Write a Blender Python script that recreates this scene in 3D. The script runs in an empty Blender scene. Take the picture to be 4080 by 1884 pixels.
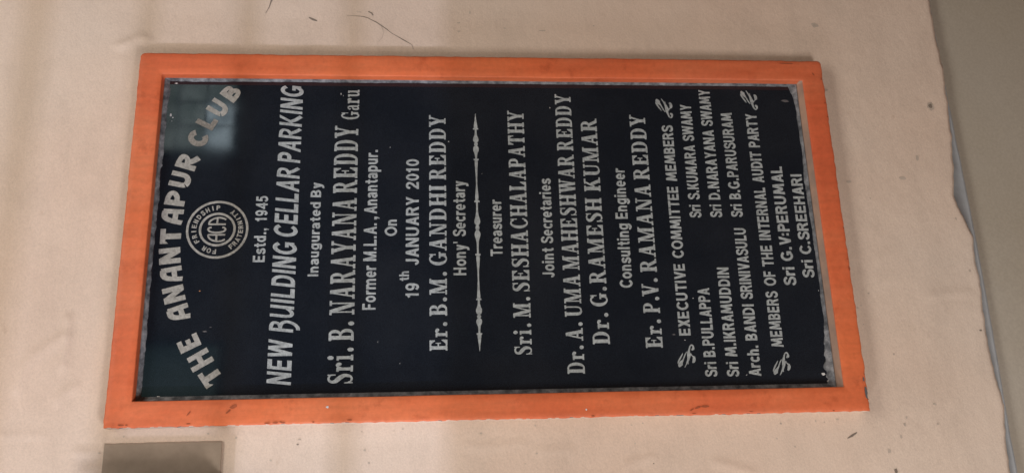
import bpy, bmesh, math, random
from mathutils import Matrix, Vector, geometry, noise

random.seed(7)
S = bpy.context.scene
COL = S.collection
Z0 = 1.60                       # height of the plaque's centre above the floor

# ------------------------------------------------------------------ camera
cam_d = bpy.data.cameras.new('camera')
cam_d.sensor_width = 36.0
cam_d.lens = 3500.0 / 4080.0 * 36.0
cam_d.clip_start = 0.02
cam_d.clip_end = 100
cam = bpy.data.objects.new('camera', cam_d)
COL.objects.link(cam)
R = ((-0.02911399, -0.07905589, -0.99644495),
     (-0.95809604, 0.28639866, 0.00527124),
     (0.28496378, 0.95484343, -0.08408134))
CP = (-0.4536337, -1.46096728, 0.10123741 + Z0)
cam.matrix_world = Matrix(((R[0][0], -R[1][0], -R[2][0], CP[0]),
                           (R[0][1], -R[1][1], -R[2][1], CP[1]),
                           (R[0][2], -R[1][2], -R[2][2], CP[2]),
                           (0, 0, 0, 1)))
S.camera = cam

# ------------------------------------------------------------------ world and lamps
world = bpy.data.worlds.new('World')
S.world = world
world.use_nodes = True
bg = world.node_tree.nodes['Background']
bg.inputs['Color'].default_value = (1.0, 0.55, 0.35, 1)
bg.inputs['Strength'].default_value = 0.085


def area(name, loc, target, sx, sy, power, color):
    d = bpy.data.lights.new(name, 'AREA')
    d.shape = 'RECTANGLE'
    d.size, d.size_y, d.energy, d.color = sx, sy, power, color
    o = bpy.data.objects.new(name, d)
    COL.objects.link(o)
    o.location = loc
    o.rotation_euler = (Vector(target) - Vector(loc)).to_track_quat('-Z', 'Y').to_euler()
    return o


area('low_fill', (-1.6, -1.7, Z0 - 0.75), (0, 0, Z0 - 0.6), 0.7, 0.5, 27, (1.0, 0.95, 0.90))  # unseen fill added to lift the lower left wall
area('overhead_fill', (0.1, -1.7, Z0 + 2.2), (0.1, 0, Z0 + 0.2), 2.4, 0.9, 36, (1.0, 0.955, 0.86))  # unseen overhead fill added to brighten the upper wall
area('far_window_lamp', (-5.2, -4.0, Z0 + 0.9), (-5.2, 0, Z0 + 0.9), 0.45, 0.04, 240, (0.74, 0.80, 1.0))
area('raking_fill', (-2.2, -0.68, Z0 + 0.45), (0, 0, Z0), 0.3, 0.3, 12, (0.95, 0.95, 1.0))  # unseen grazing light added to brighten the border's inner lip

S.view_settings.view_transform = 'Standard'
S.view_settings.look = 'None'
S.view_settings.exposure = 0.0
S.view_settings.gamma = 1.0
S.view_settings.use_curve_mapping = False


# ------------------------------------------------------------------ materials
def mat(name, rough=0.6, spec=0.4):
    m = bpy.data.materials.new(name)
    m.use_nodes = True
    b = m.node_tree.nodes['Principled BSDF']
    b.inputs['Roughness'].default_value = rough
    b.inputs['Specular IOR Level'].default_value = spec
    return m, m.node_tree, b


def nz(nt, scale, detail=4.0, rough=0.55, stretch=None, seed=0.0):
    tc = nt.nodes.new('ShaderNodeTexCoord')
    mp = nt.nodes.new('ShaderNodeMapping')
    mp.inputs['Location'].default_value = (seed, seed * 1.7, seed * 0.6)
    if stretch:
        mp.inputs['Scale'].default_value = stretch
    nt.links.new(tc.outputs['Object'], mp.inputs['Vector'])
    n = nt.nodes.new('ShaderNodeTexNoise')
    n.inputs['Scale'].default_value = scale
    n.inputs['Detail'].default_value = detail
    n.inputs['Roughness'].default_value = rough
    nt.links.new(mp.outputs['Vector'], n.inputs['Vector'])
    return n.outputs['Fac']


def ramp(nt, fac, stops):
    r = nt.nodes.new('ShaderNodeValToRGB')
    el = r.color_ramp.elements
    while len(el) < len(stops):
        el.new(0.5)
    for e, (p, c) in zip(el, stops):
        e.position = p
        e.color = (c[0], c[1], c[2], 1)
    nt.links.new(fac, r.inputs['Fac'])
    return r.outputs['Color']


def mix(nt, fac, a, b, mode='MIX'):
    m = nt.nodes.new('ShaderNodeMix')
    m.data_type = 'RGBA'
    m.blend_type = mode
    for key, v in (('Factor', fac), ('A', a), ('B', b)):
        s = [i for i in m.inputs if i.name == key and i.enabled][0]
        if isinstance(v, (int, float)):
            s.default_value = v
        elif isinstance(v, tuple):
            s.default_value = (v[0], v[1], v[2], 1)
        else:
            nt.links.new(v, s)
    return [o for o in m.outputs if o.enabled][0]


def bump(nt, b, fac, strength, dist, prev=None):
    n = nt.nodes.new('ShaderNodeBump')
    n.inputs['Strength'].default_value = strength
    n.inputs['Distance'].default_value = dist
    nt.links.new(fac, n.inputs['Height'])
    if prev:
        nt.links.new(prev, n.inputs['Normal'])
    nt.links.new(n.outputs['Normal'], b.inputs['Normal'])
    return n.outputs['Normal']


def grey(v):
    return (v, v, v)


# cream distemper on uneven plaster
M_CREAM, nt, b = mat('cream_distemper', 0.75, 0.25)
c1 = ramp(nt, nz(nt, 1.7, 3, 0.5, seed=3.1), [(0.33, (0.70, 0.535, 0.43)), (0.52, (0.70, 0.56, 0.46)), (0.7, (0.70, 0.585, 0.495))])
c2 = ramp(nt, nz(nt, 7, 5, 0.6, (1, 1, 2.2), 9.2), [(0.30, grey(0.925)), (0.52, grey(1.0)), (0.8, grey(1.02))])
c3 = ramp(nt, nz(nt, 26, 6, 0.62, seed=1.3), [(0.22, (0.84, 0.79, 0.74)), (0.33, grey(1.0)), (1, grey(1.0))])
c4 = ramp(nt, nz(nt, 320, 4, 0.7, seed=5.3), [(0.35, grey(0.92)), (0.62, grey(1.03))])
col = mix(nt, 1.0, mix(nt, 1.0, mix(nt, 1.0, c1, c2, 'MULTIPLY'), c3, 'MULTIPLY'), c4, 'MULTIPLY')
nt.links.new(col, b.inputs['Base Color'])
n1 = bump(nt, b, nz(nt, 11, 6, 0.6, (1, 1, 1.6), 2.2), 0.35, 0.006)
n1 = bump(nt, b, nz(nt, 24, 6, 0.72, (1, 1, 1.5), 8.4), 0.42, 0.0025, n1)
n1 = bump(nt, b, nz(nt, 55, 5, 0.65, seed=4.4), 0.22, 0.002, n1)
bump(nt, b, nz(nt, 220, 3, 0.6, seed=6.4), 0.2, 0.0007, n1)

# orange oil paint of the raised border
M_ORANGE, nt, b = mat('orange_paint', 0.5, 0.3)
c1 = ramp(nt, nz(nt, 3.0, 4, 0.55, (1, 1, 0.5), 6.0), [(0.3, (0.64, 0.130, 0.055)), (0.7, (0.75, 0.185, 0.066))])
c2 = ramp(nt, nz(nt, 22, 6, 0.65, seed=8.0), [(0.28, (0.76, 0.68, 0.64)), (0.42, grey(1.0)), (0.58, grey(1.0)), (0.78, (0.86, 0.78, 0.74))])
c3 = ramp(nt, nz(nt, 120, 3, 0.6, seed=2.5), [(0.35, grey(0.94)), (0.62, grey(1.03))])
fade = ramp(nt, nz(nt, 6, 6, 0.65, (1, 1, 0.4), 15.0), [(0.46, grey(0.0)), (0.72, grey(0.42))])
streak = ramp(nt, nz(nt, 60, 4, 0.6, (1, 1, 0.12), 21.0), [(0.32, grey(0.90)), (0.62, grey(1.04))])
base = mix(nt, 1.0, mix(nt, 1.0, mix(nt, fade, c1, (0.80, 0.30, 0.15)), c2, 'MULTIPLY'), c3, 'MULTIPLY')
nt.links.new(mix(nt, 1.0, base, streak, 'MULTIPLY'), b.inputs['Base Color'])
n1 = bump(nt, b, nz(nt, 40, 4, 0.5, seed=1.0), 0.3, 0.0012)
bump(nt, b, nz(nt, 160, 3, 0.5, seed=7.0), 0.2, 0.0005, n1)

# polished black granite
M_GRANITE, nt, b = mat('polished_black_granite', 0.05, 0.5)
c1 = ramp(nt, nz(nt, 900, 2, 0.7, seed=1.9), [(0.40, (0.004, 0.0075, 0.013)), (0.72, (0.012, 0.018, 0.027))])
dust = ramp(nt, nz(nt, 5, 6, 0.6, seed=12.0), [(0.42, grey(0.0)), (0.85, grey(0.035))])
nt.links.new(mix(nt, dust, c1, (0.30, 0.31, 0.34)), b.inputs['Base Color'])
rr = ramp(nt, nz(nt, 9, 5, 0.6, seed=4.0), [(0.3, grey(0.025)), (0.75, grey(0.10))])
nt.links.new(rr, b.inputs['Roughness'])


# grey paint in the engraved letters
def letter_mat(name, a, c, seed):
    m, nt, b = mat(name, 0.7, 0.2)
    c1 = ramp(nt, nz(nt, 260, 3, 0.7, seed=seed), [(0.34, tuple(x * 0.80 for x in a)), (0.62, c)])
    c2 = ramp(nt, nz(nt, 45, 5, 0.65, seed=seed + 3), [(0.3, grey(0.84)), (0.62, grey(1.05))])
    nt.links.new(mix(nt, 1.0, c1, c2, 'MULTIPLY'), b.inputs['Base Color'])
    return m


M_LETTER = letter_mat('silver_grey_paint', (0.325, 0.352, 0.362), (0.42, 0.452, 0.462), 3.0)
M_TITLE = letter_mat('worn_brownish_silver_paint', (0.30, 0.293, 0.27), (0.395, 0.385, 0.36), 6.0)

# cement joint round the stone
M_DULL = letter_mat('dull_brown_letter_paint', (0.20, 0.185, 0.165), (0.28, 0.26, 0.235), 9.0)

M_CEMENT, nt, b = mat('smeared_cement', 0.8, 0.2)
c1 = ramp(nt, nz(nt, 70, 6, 0.65, seed=2.0), [(0.36, (0.075, 0.08, 0.088)), (0.5, (0.17, 0.177, 0.19)), (0.66, (0.31, 0.315, 0.33))])
nt.links.new(c1, b.inputs['Base Color'])
bump(nt, b, nz(nt, 90, 4, 0.6, seed=3.0), 0.5, 0.0015)

M_DUSTY, nt, b = mat('dusty_orange_ledge', 0.8, 0.2)
c1 = ramp(nt, nz(nt, 25, 5, 0.6, seed=3.0), [(0.35, (0.36, 0.25, 0.20)), (0.65, (0.52, 0.33, 0.24))])
nt.links.new(c1, b.inputs['Base Color'])


def flat(name, c, rough=0.8, spec=0.2, var=0.25, scale=60, seed=1.0):
    m, nt, b = mat(name, rough, spec)
    c1 = ramp(nt, nz(nt, scale, 5, 0.65, seed=seed), [(0.3, tuple(x * (1 - var) for x in c)), (0.7, tuple(x * (1 + var * 0.5) for x in c))])
    nt.links.new(c1, b.inputs['Base Color'])
    return m, nt, b


M_CRACK = flat('crack_shadow', (0.24, 0.195, 0.16))[0]
M_SMUDGE = flat('grime_smudge', (0.55, 0.46, 0.385))[0]
M_BROWN = flat('brown_stain', (0.38, 0.10, 0.045))[0]
M_CHIP = flat('bare_cement_chip', (0.13, 0.125, 0.13))[0]
M_PALE = flat('pale_paint_spatter', (0.66, 0.66, 0.66), var=0.1)[0]
M_RUST = flat('orange_paint_spatter', (0.62, 0.27, 0.12), var=0.1)[0]
M_OLDBLUE, nt, b = flat('old_blue_grey_paint', (0.40, 0.42, 0.44), scale=18, var=0.15)
bump(nt, b, nz(nt, 50, 4, 0.6), 0.4, 0.002)
M_DADO, nt, b = mat('olive_grey_paint', 0.7, 0.25)
c1 = ramp(nt, nz(nt, 2.5, 4, 0.55, seed=4.0), [(0.3, (0.39, 0.34, 0.27)), (0.7, (0.44, 0.395, 0.335))])
c2 = ramp(nt, nz(nt, 200, 3, 0.6, seed=4.0), [(0.35, grey(0.94)), (0.65, grey(1.04))])
nt.links.new(mix(nt, 1.0, c1, c2, 'MULTIPLY'), b.inputs['Base Color'])
bump(nt, b, nz(nt, 18, 4, 0.6), 0.3, 0.004)
M_BOX = flat('dark_teal_enamel', (0.055, 0.085, 0.085), 0.4, 0.5, 0.15, 20)[0]
M_PATCH = flat('dull_grey_brown_patch', (0.37, 0.295, 0.235), 0.8, 0.15, 0.2, 22)[0]
M_BOXLID = flat('grey_enamel_lid', (0.22, 0.23, 0.23), 0.4, 0.5, 0.1, 20)[0]
M_WOOD = flat('window_frame_paint', (0.10, 0.11, 0.10), 0.6, 0.3, 0.2, 20)[0]


def glow(name, ca, cb, scale, strength):
    m, nt, b = mat(name, 0.3, 0.5)
    c1 = ramp(nt, nz(nt, scale, 3, 0.6, seed=2.0), [(0.38, ca), (0.62, cb)])
    b.inputs['Base Color'].default_value = (0.02, 0.02, 0.02, 1)
    nt.links.new(c1, b.inputs['Emission Color'])
    b.inputs['Emission Strength'].default_value = strength
    return m


M_PANE = glow('glowing_green_pane', (0.42, 0.58, 0.52), (1.1, 1.3, 1.25), 9.0, 1.5)
M_PANE_BRIGHT = glow('glowing_bluish_pane', (0.6, 0.8, 0.9), (1.9, 2.3, 2.5), 9.0, 2.0)
M_PANE_DIM = glow('glowing_dim_pane', (0.20, 0.34, 0.32), (0.32, 0.48, 0.45), 3.0, 0.7)


# ------------------------------------------------------------------ object helpers
def link_mesh(name, verts, faces, mats, parent=None, loc=None, smooth=False, fmat=None):
    me = bpy.data.meshes.new(name)
    me.from_pydata([tuple(v) for v in verts], [], [tuple(f) for f in faces])
    for m in (mats if isinstance(mats, (list, tuple)) else [mats]):
        me.materials.append(m)
    if fmat:
        me.polygons.foreach_set('material_index', fmat)
    if smooth:
        me.polygons.foreach_set('use_smooth', [True] * len(me.polygons))
    me.update()
    o = bpy.data.objects.new(name, me)
    COL.objects.link(o)
    if parent:
        o.parent = parent
    if loc:
        o.location = loc
    return o


def tag(o, label=None, cat=None, kind=None):
    if label:
        o['label'] = label
    if cat:
        o['category'] = cat
    if kind:
        o['kind'] = kind
    return o


def empty(name, loc):
    o = bpy.data.objects.new(name, None)
    o.empty_display_size = 0.1
    COL.objects.link(o)
    o.location = loc
    return o


def box_geo(x0, x1, y0, y1, z0, z1, V, F):
    k = len(V)
    V += [(x0, y0, z0), (x1, y0, z0), (x1, y1, z0), (x0, y1, z0), (x0, y0, z1), (x1, y0, z1), (x1, y1, z1), (x0, y1, z1)]
    F += [tuple(k + i for i in f) for f in ((0, 3, 2, 1), (4, 5, 6, 7), (0, 1, 5, 4), (1, 2, 6, 5), (2, 3, 7, 6), (3, 0, 4, 7))]


def n1d(x, s, seed):
    return noise.noise(Vector((x * s, seed * 3.7, seed * 1.3)))


# ------------------------------------------------------------------ the plastered wall
WY = 0.026                      # wall plane behind the border's face (y = 0)
RIDGES = [  # plaster ridges and trowel edges: half width, height, polyline (mm)
    (7, 2.6, [(-147, 712), (-183, 709), (-226, 711)]),
    (9, 2.0, [(-177, 713), (-192, 736), (-209, 760), (-230, 771), (-260, 778)]),
    (8, 1.6, [(-260, 689), (-272, 707), (-280, 712)]),
    (6, 2.0, [(-364, 674), (-365, 658), (-363, 641)]),
    (6, 2.2, [(-395, 659), (-388, 640), (-384, 625)]),
    (8, 2.6, [(356, 676), (364, 659), (374, 642), (369, 629)]),
    (11, 1.0, [(323, 671), (293, 668), (250, 672), (204, 675)]),
    (5, 1.0, [(-336, 796), (-336, 765), (-337, 731)]),
    (6, 1.6, [(-395, -254), (-406, -211), (-420, -206)]),
    (6, 1.6, [(-406, -360), (-419, -406), (-426, -423)]),
    (7, 1.0, [(-127, -782), (-123, -811), (-121, -859)]),
    (6, 0.8, [(-41, -720), (-60, -698)]),
    (6, 1.0, [(-368, -40), (-372, 20), (-369, 60)]),
    (5, 1.0, [(-392, -120), (-381, -121), (-380, -60)]),
]


def seg_d(px, pz, a, c):
    dx, dz = c[0] - a[0], c[1] - a[1]
    t = max(0, min(1, ((px - a[0]) * dx + (pz - a[1]) * dz) / (dx * dx + dz * dz)))
    return math.hypot(px - a[0] - t * dx, pz - a[1] - t * dz)


RB = [(w, h, p, min(q[0] for q in p) - 4 * w, max(q[0] for q in p) + 4 * w, min(q[1] for q in p) - 4 * w, max(q[1] for q in p) + 4 * w) for w, h, p in RIDGES]


def wall_y(x, z):
    """depth of the plaster's surface (metres); x, z in metres relative to the plaque's centre"""
    d = 2.6 * noise.noise(Vector((x * 3.1, 4.2, z * 3.1))) + 1.0 * noise.noise(Vector((x * 9, 1.2, z * 6))) + 0.35 * noise.noise(Vector((x * 28, 8.2, z * 24)))
    mx, mz = x * 1000, z * 1000
    for w, h, p, xa, xb, za, zb in RB:
        if xa < mx < xb and za < mz < zb:
            t = min(seg_d(mx, mz, p[i], p[i + 1]) for i in range(len(p) - 1))
            d += 1.35 * h * math.exp(-(t / w) ** 2)
    edge = max(abs(x) - 0.33, abs(z) - 0.63)         # calm next to the border
    if edge < 0.03:
        d *= max(0.25, edge / 0.03) if edge > 0 else 0.25
    return WY - 0.001 * d


EDGE = [(-1.9, -0.880), (-0.60, -0.880), (-0.438, -0.876), (-0.382, -0.879), (-0.324, -0.888), (-0.289, -0.884), (-0.246, -0.880), (-0.2, -0.8787), (-0.156, -0.881), (-0.109, -0.885),
        (-0.066, -0.8836), (-0.015, -0.8876), (0.020, -0.8784), (0.045, -0.870), (0.067, -0.866), (0.13, -0.876), (0.198, -0.883), (0.263, -0.887), (0.331, -0.8914), (0.387, -0.888), (0.437, -0.887), (0.60, -0.890), (1.2, -0.890)]


def lerp_tab(tab, x):
    for (a, u), (c, v) in zip(tab, tab[1:]):
        if x <= c:
            return u + (v - u) * max(0, (x - a) / (c - a))
    return tab[-1][1]


def cream_bottom(x):
    return lerp_tab(EDGE, x) + 0.0018 * n1d(x, 60, 2) + 0.0012 * n1d(x, 150, 5)


def arris_z(x):
    return -0.893 - 0.004 * math.cos((x + 0.05) * 5.0) * (1 if abs(x + 0.05) < 0.3 else 0.2) + 0.001 * n1d(x, 20, 3)


def build_wall():
    X0, X1, ZT = -1.25, 1.05, 1.75
    nx = 380
    zs = []
    z = 0.0
    # row heights measured from the ragged lower edge: fine in view, coarse above
    while z < ZT + 0.88:
        zs.append(z)
        z += 0.0055 if z < 1.85 else 0.02
    V, F, FM = [], [], []
    for j, h in enumerate(zs):
        for i in range(nx + 1):
            x = X0 + (X1 - X0) * i / nx
            zb = cream_bottom(x)
            k = h / zs[-1]
            zz = zb * (1 - k) + (-0.88) * k + h
            y = wall_y(x, zz)
            if j == 0:
                y += 0.0016
            V.append((x, y, zz))
    w = nx + 1
    for j in range(len(zs) - 1):
        for i in range(nx):
            F.append((j * w + i, j * w + i + 1, (j + 1) * w + i + 1, (j + 1) * w + i))
            FM.append(0)
    # lip of the cream coat, then the older blue-grey coat below it, the arris and the set-back
    prof = [lambda x: (cream_bottom(x) + 0.0005, WY + 0.0045),
            lambda x: (arris_z(x) + 0.006, WY + 0.004), lambda x: (arris_z(x) + 0.0015, WY + 0.0055),
            lambda x: (arris_z(x), WY + 0.009), lambda x: (arris_z(x), WY + 0.030)]
    prev = 0
    for pi, f in enumerate(prof):
        base = len(V)
        for i in range(nx + 1):
            x = X0 + (X1 - X0) * i / nx
            zz, y = f(x)
            if pi == 1:
                zz = min(zz, cream_bottom(x) - 0.0003)
            if pi == 2:
                zz = min(zz, cream_bottom(x) - 0.0006)
            V.append((x, y, zz))
        for i in range(nx):
            F.append((base + i, base + i + 1, prev + i + 1, prev + i))
            FM.append(0 if pi == 0 else 1)
        prev = base
    # cracks, knocks and smudges in the distemper: thin slivers following the surface
    mats = [M_CREAM, M_OLDBLUE, M_CRACK, M_SMUDGE]

    def sliver(pts, ws, m, off=0.0006):
        base = len(V)
        n = len(pts)
        for i, (p, wd) in enumerate(zip(pts, ws)):
            a, c = pts[max(0, i - 1)], pts[min(n - 1, i + 1)]
            dx, dz = c[0] - a[0], c[1] - a[1]
            L = math.hypot(dx, dz) or 1
            px, pz = -dz / L * wd / 2, dx / L * wd / 2
            for s in (-1, 1):
                x, zz = (p[0] + s * px) / 1000, (p[1] + s * pz) / 1000
                V.append((x, wall_y(x, zz) - off, zz))
        for i in range(n - 1):
            F.append((base + 2 * i, base + 2 * i + 1, base + 2 * i + 3, base + 2 * i + 2))
            FM.append(m)

    def blob(cx, cz, rx, rz, m, seed, off=0.0006):
        base = len(V)
        n = 14
        V.append((cx / 1000, wall_y(cx / 1000, cz / 1000) - off, cz / 1000))
        for i in range(n):
            a = 2 * math.pi * i / n
            k = 1 + 0.45 * n1d(i, 0.9, seed)
            x, zz = (cx + rx * k * math.cos(a)) / 1000, (cz + rz * k * math.sin(a)) / 1000
            V.append((x, wall_y(x, zz) - off, zz))
        for i in range(n):
            F.append((base, base + 1 + i, base + 1 + (i + 1) % n))
            FM.append(m)

    crack = [(424.6, 270), (424.6, 257.9), (423.8, 246), (422.8, 238.2), (420.5, 231), (416.6, 224.0), (411, 214), (404.7, 205.1), (397, 195), (389.1, 186.1), (383, 176), (376.2, 164.9), (372, 158), (366, 148), (356, 145)]
    sliver(crack, [0.3, 0.7, 1.0, 1.4, 1.4, 1.4, 1.9, 2.0, 1.5, 1.0, 0.9, 1.8, 1.8, 0.8, 0.4], 2)
    sliver([(404, 206), (392, 201), (380, 203), (368, 212)], [0.8, 0.5, 0.5, 0.3], 3)
    sliver([(470, 409), (459, 409), (452, 411), (440, 414), (427, 420)], [3.6, 4.2, 2.4, 1.2, 0.5], 2)
    sliver([(419.9, 340), (416, 333), (413, 325)], [2.5, 4.4, 2.2], 2)
    sliver([(433.5, 252), (432.5, 243)], [1.8, 1.6], 3)
    sliver([(434, 230), (431, 224), (426, 221)], [1.8, 2.6, 2.2], 2)
    blob(247.7, -850, 9, 6.5, 3, 3)
    blob(248.5, -849, 4.5, 3.5, 2, 5, 0.001)
    blob(100, -770, 3.5, 6, 3, 4)
    blob(93, -663, 2.5, 5, 3, 9)
    blob(140, -805, 5, 3, 3, 6)
    blob(420, -640, 5, 7, 3, 8)
    blob(280, -640, 3, 9, 3, 11)
    sliver([(-372.5, -594), (-368, -603), (-363, -612)], [1.2, 3.6, 1.6], 2)
    for i, (x, zz, rx, rz) in enumerate([(-360, 330, 2.5, 3.5), (-352, 327, 2.0, 5), (-384, 372, 3, 4), (-392, 215, 3, 4), (-372, 222, 3.5, 4.5), (-384, -60, 3, 3), (-400, -40, 2, 2), (-372, -226, 2.4, 3.2),
                                         (-370, -470, 2.5, 3), (-405, -255, 2.3, 2.3), (-384, -500, 2.2, 3), (-358, 545, 3, 4), (-366, 640, 3, 4), (-410, 450, 4, 6), (-345, -480, 3, 4), (-352, -700, 6, 4),
                                         (-372, -690, 6, 4), (-395, -665, 7, 6), (-428, -672, 8, 6), (-352, -760, 3, 4), (-340, -705, 4, 3), (-318, -760, 4, 6), (-230, -700, 3, 3), (-120, -670, 2.6, 4),
                                         (10, 792, 1.6, 1.6), (20, -860, 6, 3), (-80, -868, 5, 4), (-190, -868, 3, 5), (60, -700, 3, 2), (396, 60, 2.6, 5), (404, -28, 3.2, 4.5), (414, 60, 2.4, 7), (436, 38, 8, 3), (400, -100, 2, 14), (412, -200, 2.4, 3)]):
        blob(x, zz, rx * 0.5, rz * 0.5, 3 if i % 9 else 2, i + 20)
    for i in range(14):                               # knocks along the lower and left edge of the border
        zz = random.uniform(-630, 630)
        blob(-334 - abs(random.gauss(0, 9)), zz, random.uniform(0.8, 1.8), random.uniform(0.8, 2.6), 3 if random.random() < 0.75 else 2, i + 70)
    for i in range(10):
        x = random.uniform(-330, 330)
        blob(x, -636 - abs(random.gauss(0, 12)), random.uniform(0.8, 2.2), random.uniform(0.8, 1.8), 3, i + 130)
    # grime line where the border meets the plaster
    return link_mesh('wall', V, F, mats, None, (0, 0, Z0), True, FM)


wall = build_wall()
tag(wall, 'uneven cream distempered plaster wall round the orange bordered plaque', None, 'structure')

V, F = [], []
for j in range(41):
    for i in range(61):
        x, z = -1.25 + 2.3 * i / 60, -0.80 - 0.8 * j / 40
        V.append((x, WY + 0.018 - 0.002 * noise.noise(Vector((x * 4, 3, z * 4))), z))
for j in range(40):
    for i in range(60):
        F.append((j * 61 + i, (j + 1) * 61 + i, (j + 1) * 61 + i + 1, j * 61 + i + 1))
lower = link_mesh('lower_wall', V, F, M_DADO, None, (0, 0, Z0), True)
tag(lower, 'dim olive grey painted lower wall set back below the cream plaster', None, 'structure')

# ------------------------------------------------------------------ the plaque
plaque = empty('memorial_plaque', (0, 0, Z0 - 0.63))
tag(plaque, 'black granite inauguration plaque with silver lettering in a raised orange border', 'plaque')
UP = (0, 0, 0.63)               # parts are modelled about the plaque's centre
IW, IH = 0.288, 0.589           # opening
OW, OH = 0.3295, 0.630          # outer edge


def loop_points(step=0.006):
    """walks the rectangle as (side, t): returns list of (unit x, unit z) on a square ring with corner flags"""
    pts = []
    nxs, nzs = int(2 * OW / step), int(2 * OH / step)
    for i in range(nxs):
        pts.append((-1 + 2 * i / nxs, -1))
    for i in range(nzs):
        pts.append((1, -1 + 2 * i / nzs))
    for i in range(nxs):
        pts.append((1 - 2 * i / nxs, 1))
    for i in range(nzs):
        pts.append((-1, 1 - 2 * i / nzs))
    return pts


def build_border():
    prof = [(0.0, 0.030, 0), (0.0, 0.0026, 0), (0.0004, 0.0009, 0), (0.0016, 0.0002, 0), (0.012, 0.0, 0), (0.021, 0.0, 0), (0.031, 0.0, 0),
            (0.0385, 0.0002, 0), (0.0408, 0.0010, 0), (0.0415, 0.0026, 0), (0.0415, 0.034, 0)]
    ring = loop_points()
    n = len(ring)
    V, F, FM = [], [], []
    for (u, y, _) in prof:
        k = u / 0.0415
        for (a, c) in ring:
            hx, hz = IW + (OW - IW) * k, IH + (OH - IH) * k
            x, z = a * hx, c * hz
            s = a * hx if abs(c) == 1 else c * hz
            side = (abs(c) == 1) * 2 + ((a if abs(a) == 1 else c) > 0)
            wob = 0.0007 * n1d(s, 9, side + 1) * (1 if k > 0.5 else 0.6)
            if k > 0.8:
                rag = 0.0011 * n1d(s, 90, side + 7)
                if (abs(c) == 1 and c < 0) or (abs(a) == 1 and a < 0):
                    rag *= 1.7
                wob += rag
            if u == 0.0 and y > 0.02 and c == -1:
                z += 0.011
            # rounded outer corners
            if k > 0.7:
                r = 0.007
                ex, ez = hx - abs(x), hz - abs(z)
                if ex < r and ez < r and not (a < 0):
                    dx, dz = r - ex, r - ez
                    L = math.hypot(dx, dz)
                    if L > r:
                        x = math.copysign(hx - r + dx * r / L, x)
                        z = math.copysign(hz - r + dz * r / L, z)
            if abs(c) == 1:
                z += c * wob
            else:
                x += a * wob
            yy = y - 0.0006 * noise.noise(Vector((x * 12, 3.3, z * 12))) if y < 0.02 else y
            V.append((x, yy, z))
    for j in range(len(prof) - 1):
        for i in range(n):
            i2 = (i + 1) % n
            F.append((j * n + i, j * n + i2, (j + 1) * n + i2, (j + 1) * n + i))
            a, c = ring[i]
            m = 5 if (j == 0 and c == -1) else 0
            s = a if abs(c) == 1 else c
            if j >= len(prof) - 2:
                m = 1                                  # flank limewashed together with the wall
            elif j == len(prof) - 3 and n1d(s * 30, 3, 4.5 + a) > 0.28:
                m = 1 if n1d(s * 30, 5, 1.5) > -0.1 else 2
            FM.append(m)
    mats = [M_ORANGE, M_CREAM, M_CHIP, M_BROWN, M_PALE, M_DUSTY]

    def blob(cx, cz, rx, rz, m, seed, rot=0.0, y=-0.0009):
        base = len(V)
        k = 12
        V.append((cx / 1000, y, cz / 1000))
        for i in range(k):
            t = 2 * math.pi * i / k
            f = 1 + 0.5 * n1d(i, 0.8, seed)
            u, v = rx * f * math.cos(t), rz * f * math.sin(t)
            V.append(((cx + u * math.cos(rot) - v * math.sin(rot)) / 1000, y, (cz + u * math.sin(rot) + v * math.cos(rot)) / 1000))
        for i in range(k):
            F.append((base, base + 1 + i, base + 1 + (i + 1) % k))
            FM.append(m)

    blob(-300, 430, 2.4, 5.5, 3, 1, 0.35)
    blob(-307.5, 437.5, 1.2, 5.0, 3, 2, 0.7)
    blob(-309, 499, 0.9, 4.0, 3, 4, 0.9)
    blob(-316, -343, 1.8, 6.5, 3, 5)
    blob(-317.5, -331, 1.2, 6.0, 3, 6, 0.3)
    blob(-321, -320, 0.9, 4.5, 3, 7, 0.5)
    blob(-304, 281, 1.8, 2.2, 4, 8)
    blob(-317, -142, 1.5, 1.5, 4, 9)
    blob(-299, -626.0, 10, 2.3, 2, 10)
    blob(-200, 297, 0, 0, 2, 11)
    for i in range(9):
        x = random.uniform(-310, 320)
        blob(x, -626.5 + random.uniform(-1.5, 2.0), random.uniform(1.0, 4.5), random.uniform(0.7, 1.5), 3 if random.random() < 0.7 else 2, 30 + i)
    for i in range(14):
        z = random.uniform(-600, 620)
        blob(-326.5 + random.uniform(-1.2, 1.6), z, random.uniform(0.6, 1.4), random.uniform(1.0, 4.5), 3, 70 + i)
    blob(300, -611, 3.5, 1.4, 3, 12, 0.5)
    blob(322, -560, 1.2, 14, 3, 13)
    return link_mesh('border', V, F, mats, plaque, UP, True, FM)


border = build_border()
tag(border, 'raised border painted orange with chipped edges')

SY = 0.022                      # polished face of the stone
V, F = [], []
box_geo(-IW - 0.004, IW + 0.004, SY, SY + 0.02, -IH - 0.004, IH + 0.004, V, F)
FM = [0] * 6
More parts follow.
